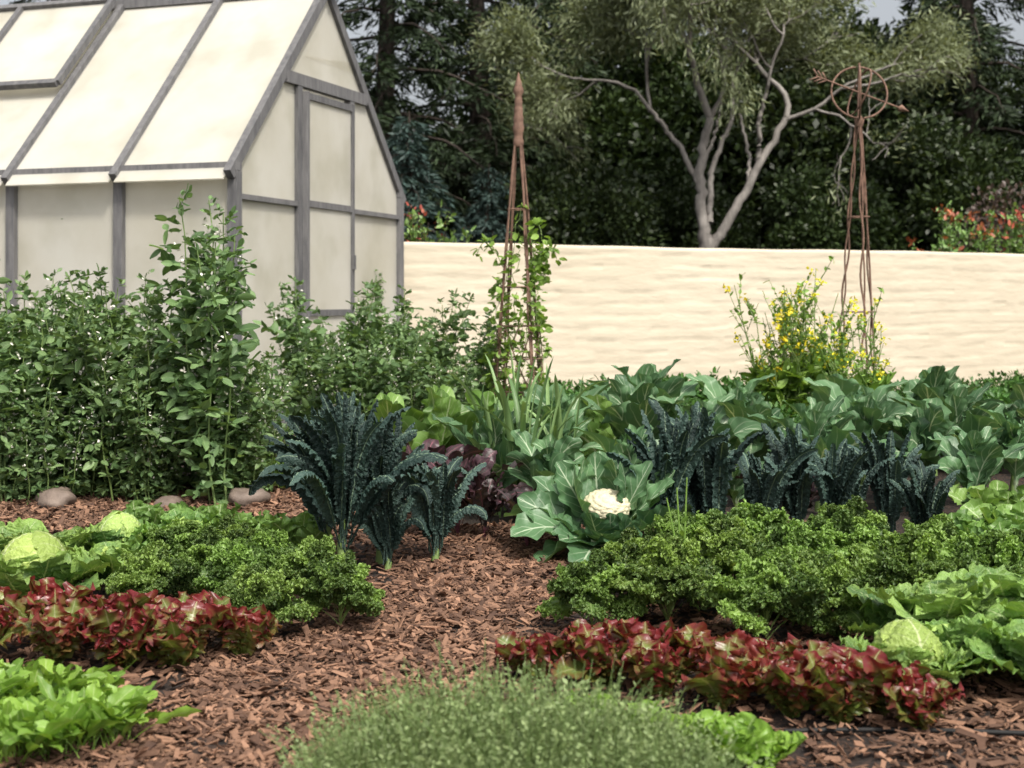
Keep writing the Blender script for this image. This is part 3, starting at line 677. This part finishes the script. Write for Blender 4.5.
# ------------------------------------------------------------------ trees
def grow(B,p,d,r,L,depth,tips,mat=0,spread=.6,up=.15,kids=(2,3)):
    n=6; pts=[p]; dd=d.copy()
    for k in range(n):
        dd=dd+R.randn(3)*.15+np.array([0,0,up*.3]); dd/=np.linalg.norm(dd); pts.append(pts[-1]+dd*L/n)
    pts=np.array(pts); B.tube(pts,np.linspace(r,r*.68,n+1),7 if r>.05 else 4,mat)
    if depth<=2:
        for q in pts[1:]: tips.append((q,dd))
    if depth==0: return
    for k in range(R.randint(kids[0],kids[1]+1)):
        nd=dd+R.randn(3)*spread; nd[2]+=up; nd/=np.linalg.norm(nd)
        st=pts[-1] if k<2 else pts[R.randint(2,n)]
        grow(B,st,nd,r*.66,L*(.66+.25*R.rand()),depth-1,tips,mat,spread,up,kids)
def foliage(B,tips,per,sp,T,size,mat,keep=1.,droop=0.):
    P=np.array([t[0] for t in tips]); D=np.array([t[1] for t in tips])
    k=R.rand(len(P))<keep; P,D=P[k],D[k]
    pos=np.repeat(P,per,0)+R.randn(len(P)*per,3)*sp; dr=np.repeat(D,per,0)+R.randn(len(P)*per,3)*.8; dr[:,2]-=droop
    scatter(B,T,pos,dr,size*(.6+.8*R.rand(len(pos))),mat,1.)
B=MB(); tips=[]
def limb(pts,r0,r1):
    r0*=.78; r1*=.78
    pts=np.array(pts,float); n=24; t=np.linspace(0,1,len(pts)); q=np.linspace(0,1,n)
    P=np.stack([np.interp(q,t,pts[:,i]) for i in range(3)],-1); K=np.ones(5)/5
    for i in range(3):
        P[2:-2,i]=np.convolve(P[:,i],K,'valid')
    B.tube(P+.014*R.randn(n,3),np.linspace(r0,r1,n),8,0)
limb([(0,0,-.05),(-.03,0,1.),(.02,0,1.9),(-.03,0,2.35)],.21,.17)
limb([(-.03,0,2.2),(-.12,.1,2.9),(-.1,.1,3.6),(.05,.1,4.3)],.13,.09)
limb([(.05,0,2.1),(.35,0,2.5),(.7,.05,3.1),(.95,.1,3.6),(1.35,.1,4.3)],.12,.07)
limb([(.9,.1,3.5),(.85,0,4.2),(1.0,-.1,4.8)],.06,.04)
limb([(-.1,.1,3.1),(-.5,.2,3.9),(-1.,.2,4.5)],.07,.045)
limb([(.05,.1,2.5),(.1,.4,3.4),(.5,.6,4.3)],.08,.05)
limb([(-.1,.1,3.4),(.15,.2,4.),(.3,.2,4.7)],.05,.03); limb([(.7,.05,3.1),(.75,.3,3.7),(.6,.4,4.4)],.05,.03)
for p,d,r,L,dp in (((.05,.1,4.3),(-.1,0,1),.085,1.2,4),((.05,.1,4.25),(.5,0,1),.06,1.1,4),((1.35,.1,4.3),(.45,.1,1),.07,1.2,4),((1.3,.1,4.25),(1.,-.2,.5),.05,1.1,4),((1.,-.1,4.8),(.1,0,1),.04,.9,4),((-1.,.2,4.5),(-.7,0,.7),.045,1.,4),((-.95,.2,4.4),(-.2,.2,1),.045,1.1,4),((.5,.6,4.3),(.2,.3,1),.05,1.1,4)):
    d=np.array(d,float); d/=np.linalg.norm(d); grow(B,np.array(p,float),d,r*.8,L,dp,tips,0,.5,.05)
def thin(t):
    x,y,z=t[0]; cl=math.sin(x*2.3+z*1.7)+math.sin(y*2.9+x*1.1+2)+math.sin(z*3.1-x)
    pr=min(1,max(.08,(z-3.8)/1.4)); return R.rand()<pr*(.95 if cl>0 else .25)
tips=[t for t in tips if thin(t)]
foliage(B,tips,max(3,int(80000/max(1,len(tips)))),.17,T_dian,.125,1,1.,.3)
put('olive_tree',B.mesh('olive_mesh',[M_pbark,M_oliv]),(3.3,24.,0),0.,1.)
def conifer(H,mat,r=.22,nb=90,bl=3.,per=1,droop=.35,z0=2.):
    B=MB(); B.tube([[0,0,0],[.1,0,H*.3],[.0,.1,H*.7],[0,0,H]],[r,r*.8,r*.45,.02],9,0)
    pos=[];dr=[]
    for k in range(nb):
        t=k/nb; z=z0+(H-z0)*t; a=k*GA+R.randn()*.3; L=bl*(1-t*.85)*(.6+.6*R.rand())
        q=np.linspace(0,1,9); pts=np.stack([np.cos(a)*L*q,np.sin(a)*L*q,z+.25*L*q-(.25+droop)*L*q**2],-1)+.02*R.randn(9,3)
        B.tube(pts,np.linspace(.045,.008,9)*(1.2-t),4,0)
        nn=int(200*L)
        u_=R.rand(nn)**.7; wd=.28*L*(1-u_*.6); si=R.randn(nn)*wd*.6
        px=np.stack([np.interp(u_,q,pts[:,i]) for i in range(3)],-1)
        sd=np.array([-math.sin(a),math.cos(a),0]); px=px+sd*si[:,None]; px[:,2]-=np.abs(si)*.35+R.rand(nn)*.18
        pos.append(px); dr.append(np.array([math.cos(a),math.sin(a),-.6])*.6+sd*np.sign(si)[:,None]*.7+R.randn(nn,3)*.35)
    scatter(B,T_dian,np.concatenate(pos),np.concatenate(dr),.17+.12*R.rand(sum(map(len,pos))),1,.6)
    return B.mesh('conifer_mesh',[M_bark,mat])
con=conifer(13,M_con,.25,60,2.7,z0=3.2); spr=conifer(6,M_blue,.13,60,2.2,z0=.6)
for x,y,s in ((-2.35,27,1.),(-.75,29,1.1),(-6,30,1.1),(-10,31,1.),(9.3,29,1.05),(12.,27,1.),(14.5,31,1.1),(1.2,33,1.2),(-14,34,1.2)):
    put('conifer_tree',con,(x,y,0),rr(),s)
put('spruce_tree',spr,(-1.7,23.5,0),rr(),.72); put('spruce_tree',spr,(-.4,25,0),rr(),.6)
def broad(H,rad,N,mat,size=.14,lob=26):
    B=MB(); B.tube([[0,0,0],[.1,0,H*.3],[0,.1,H*.6]],[.2,.16,.08],8,0)
    C=[]
    for k in range(lob):
        d=rdir(1)[0]; c=np.array([0,0,H*.55])+d*np.array([rad*.7,rad*.7,H*.36])*R.rand()**.4; c[2]=max(.5,c[2]); C.append((c,rad*(.25+.22*R.rand())))
        B.tube([[0,0,H*.35],(c+np.array([0,0,H*.35]))/2+R.randn(3)*.1,c],[.07,.05,.02],5,0)
    per=N//lob
    for c,r in C:
        d=rdir(per); pos=c+d*(r*(.55+.55*R.rand(per)))[:,None]*[1,1,.75]; scatter(B,T_dia,pos,d+R.randn(per,3)*.7,size*(.6+.7*R.rand(per)),1,.8)
    return B.mesh('broadleaf_mesh',[M_bark,mat])
br=broad(5.2,2.3,30000,M_dark); br2=broad(7.5,3.2,38000,M_dark,.16,36)
for x,y,s,m in ((1.3,25.5,.8,br),(3.4,27.5,.72,br),(5.6,26,.75,br),(7.6,26.5,.95,br),(10.,25,.8,br),(3.,31,1.1,br2),(6.5,31,1.15,br2),(9.5,33,1.1,br2),(-3.6,32,.8,br2),(-7.5,27,1.,br),(13,30,1.,br2),(-1.2,33,.6,br2)):
    put('broadleaf_tree',m,(x,y,0),rr(),s)
pb=broad(2.9,1.6,14000,M_purp,.1,20)
put('purple_leaf_shrub',pb,(8.6,22.6,0),rr(),1.05); put('purple_leaf_shrub',pb,(11,23.5,0),rr(),1.)
# distant mass
B=MB(); nc=700; X=R.uniform(-34,40,nc); Y=R.uniform(37,44,nc); hmax=7.3+2.2*np.sin(X*.55+1)+1.2*np.sin(X*1.7)-2.2*np.exp(-((X+3.5)/2.5)**2)-2*np.exp(-((X-13)/2.)**2); Zc=R.rand(nc)**.8*hmax
per=130; rad=R.uniform(.7,1.5,nc)
pos=np.stack([X,Y,Zc],-1).repeat(per,0)+rdir(nc*per)*(rad.repeat(per)*(.4+.6*R.rand(nc*per)))[:,None]
pos[:,2]=np.abs(pos[:,2]); scatter(B,T_dia,pos,rdir(nc*per),.3+.2*R.rand(nc*per),0,1.,rnd=(R.rand(nc).repeat(per)*.5+R.rand(nc*per)*.5))
put('distant_trees',B.mesh('distant_mesh',[M_dark]))
# red tipped shrubs behind wall
def redshrub(N,rx,h,fl):
    B=MB(); pos=[];dr=[];rp=[];rd=[]
    for s in range(46):
        a=R.rand()*6.28; q=R.rand(); e=np.array([math.cos(a)*rx*q,math.sin(a)*rx*q,h*(.66+.4*R.rand())]); B.tube([[0,0,0],e*[.6,.6,.6],e],[.012,.008,.004],4,2)
        d=(e/np.linalg.norm(e)); red=R.rand()<.5
        for k in range(N):
            t=.5+.5*R.rand(); p=e*[t**.7,t**.7,t]+R.randn(3)*.04
            if (red and t>.95) or (fl and R.rand()<.12): rp.append(p); rd.append(R.randn(3)+d)
            else: pos.append(p); dr.append(R.randn(3)+d)
    scatter(B,T_oval,pos,dr,.085*(.6+.6*R.rand(len(pos))),0,.6); scatter(B,T_oval,rp,rd,(.06 if fl else .09)*(.6+.6*R.rand(len(rp))),1,.6)
    return B.mesh('redshrub_mesh',[M_brasy,M_redp,M_bark])
rs=redshrub(45,.65,2.45,False); fs=redshrub(50,.6,2.1,True)
put('red_tip_photinia_shrub',rs,(6.45,20.9,0),rr(),1.02); put('red_tip_photinia_shrub',rs,(7.5,21.2,0),rr(),1.02); put('red_tip_photinia_shrub',rs,(8.8,21.6,0),rr(),1.)
put('red_flowering_shrub',fs,(-1.15,17.6,0),rr(),1.06)

# ------------------------------------------------------------------ light, sky, camera
w=bpy.data.worlds.new('World'); sc.world=w; w.use_nodes=True; nt=w.node_tree; bg=nt.nodes['Background']
sk=nt.nodes.new('ShaderNodeTexSky'); sk.sky_type='NISHITA'; sk.sun_disc=False
el,az=math.radians(54),math.radians(155)   # azimuth measured from +Y toward +X
sk.sun_elevation=el; sk.sun_rotation=az; sk.air_density=1.; sk.dust_density=6.
hs=nt.nodes.new('ShaderNodeHueSaturation'); hs.inputs['Saturation'].default_value=.3; hs.inputs['Value'].default_value=1.3
nt.links.new(sk.outputs[0],hs.inputs['Color'])
nt.links.new(hs.outputs[0],bg.inputs[0]); bg.inputs[1].default_value=.15
sd=bpy.data.lights.new('sun','SUN'); sd.energy=3.5; sd.angle=math.radians(7); sd.color=(1,.94,.83)
so=bpy.data.objects.new('sun',sd); bpy.context.collection.objects.link(so)
from mathutils import Vector
dv=Vector((math.sin(az)*math.cos(el),math.cos(az)*math.cos(el),math.sin(el)))
so.rotation_euler=dv.to_track_quat('Z','Y').to_euler()
cam=bpy.data.cameras.new('camera'); co=bpy.data.objects.new('camera',cam); bpy.context.collection.objects.link(co)
co.location=(0,0,1.2); co.rotation_euler=(math.radians(90),0,0); cam.lens=50; cam.sensor_width=36; cam.shift_y=-84/1024
cam.clip_end=1000; cam.clip_start=.05
cam.dof.use_dof=True; cam.dof.focus_distance=6.2; cam.dof.aperture_fstop=3.8
sc.camera=co
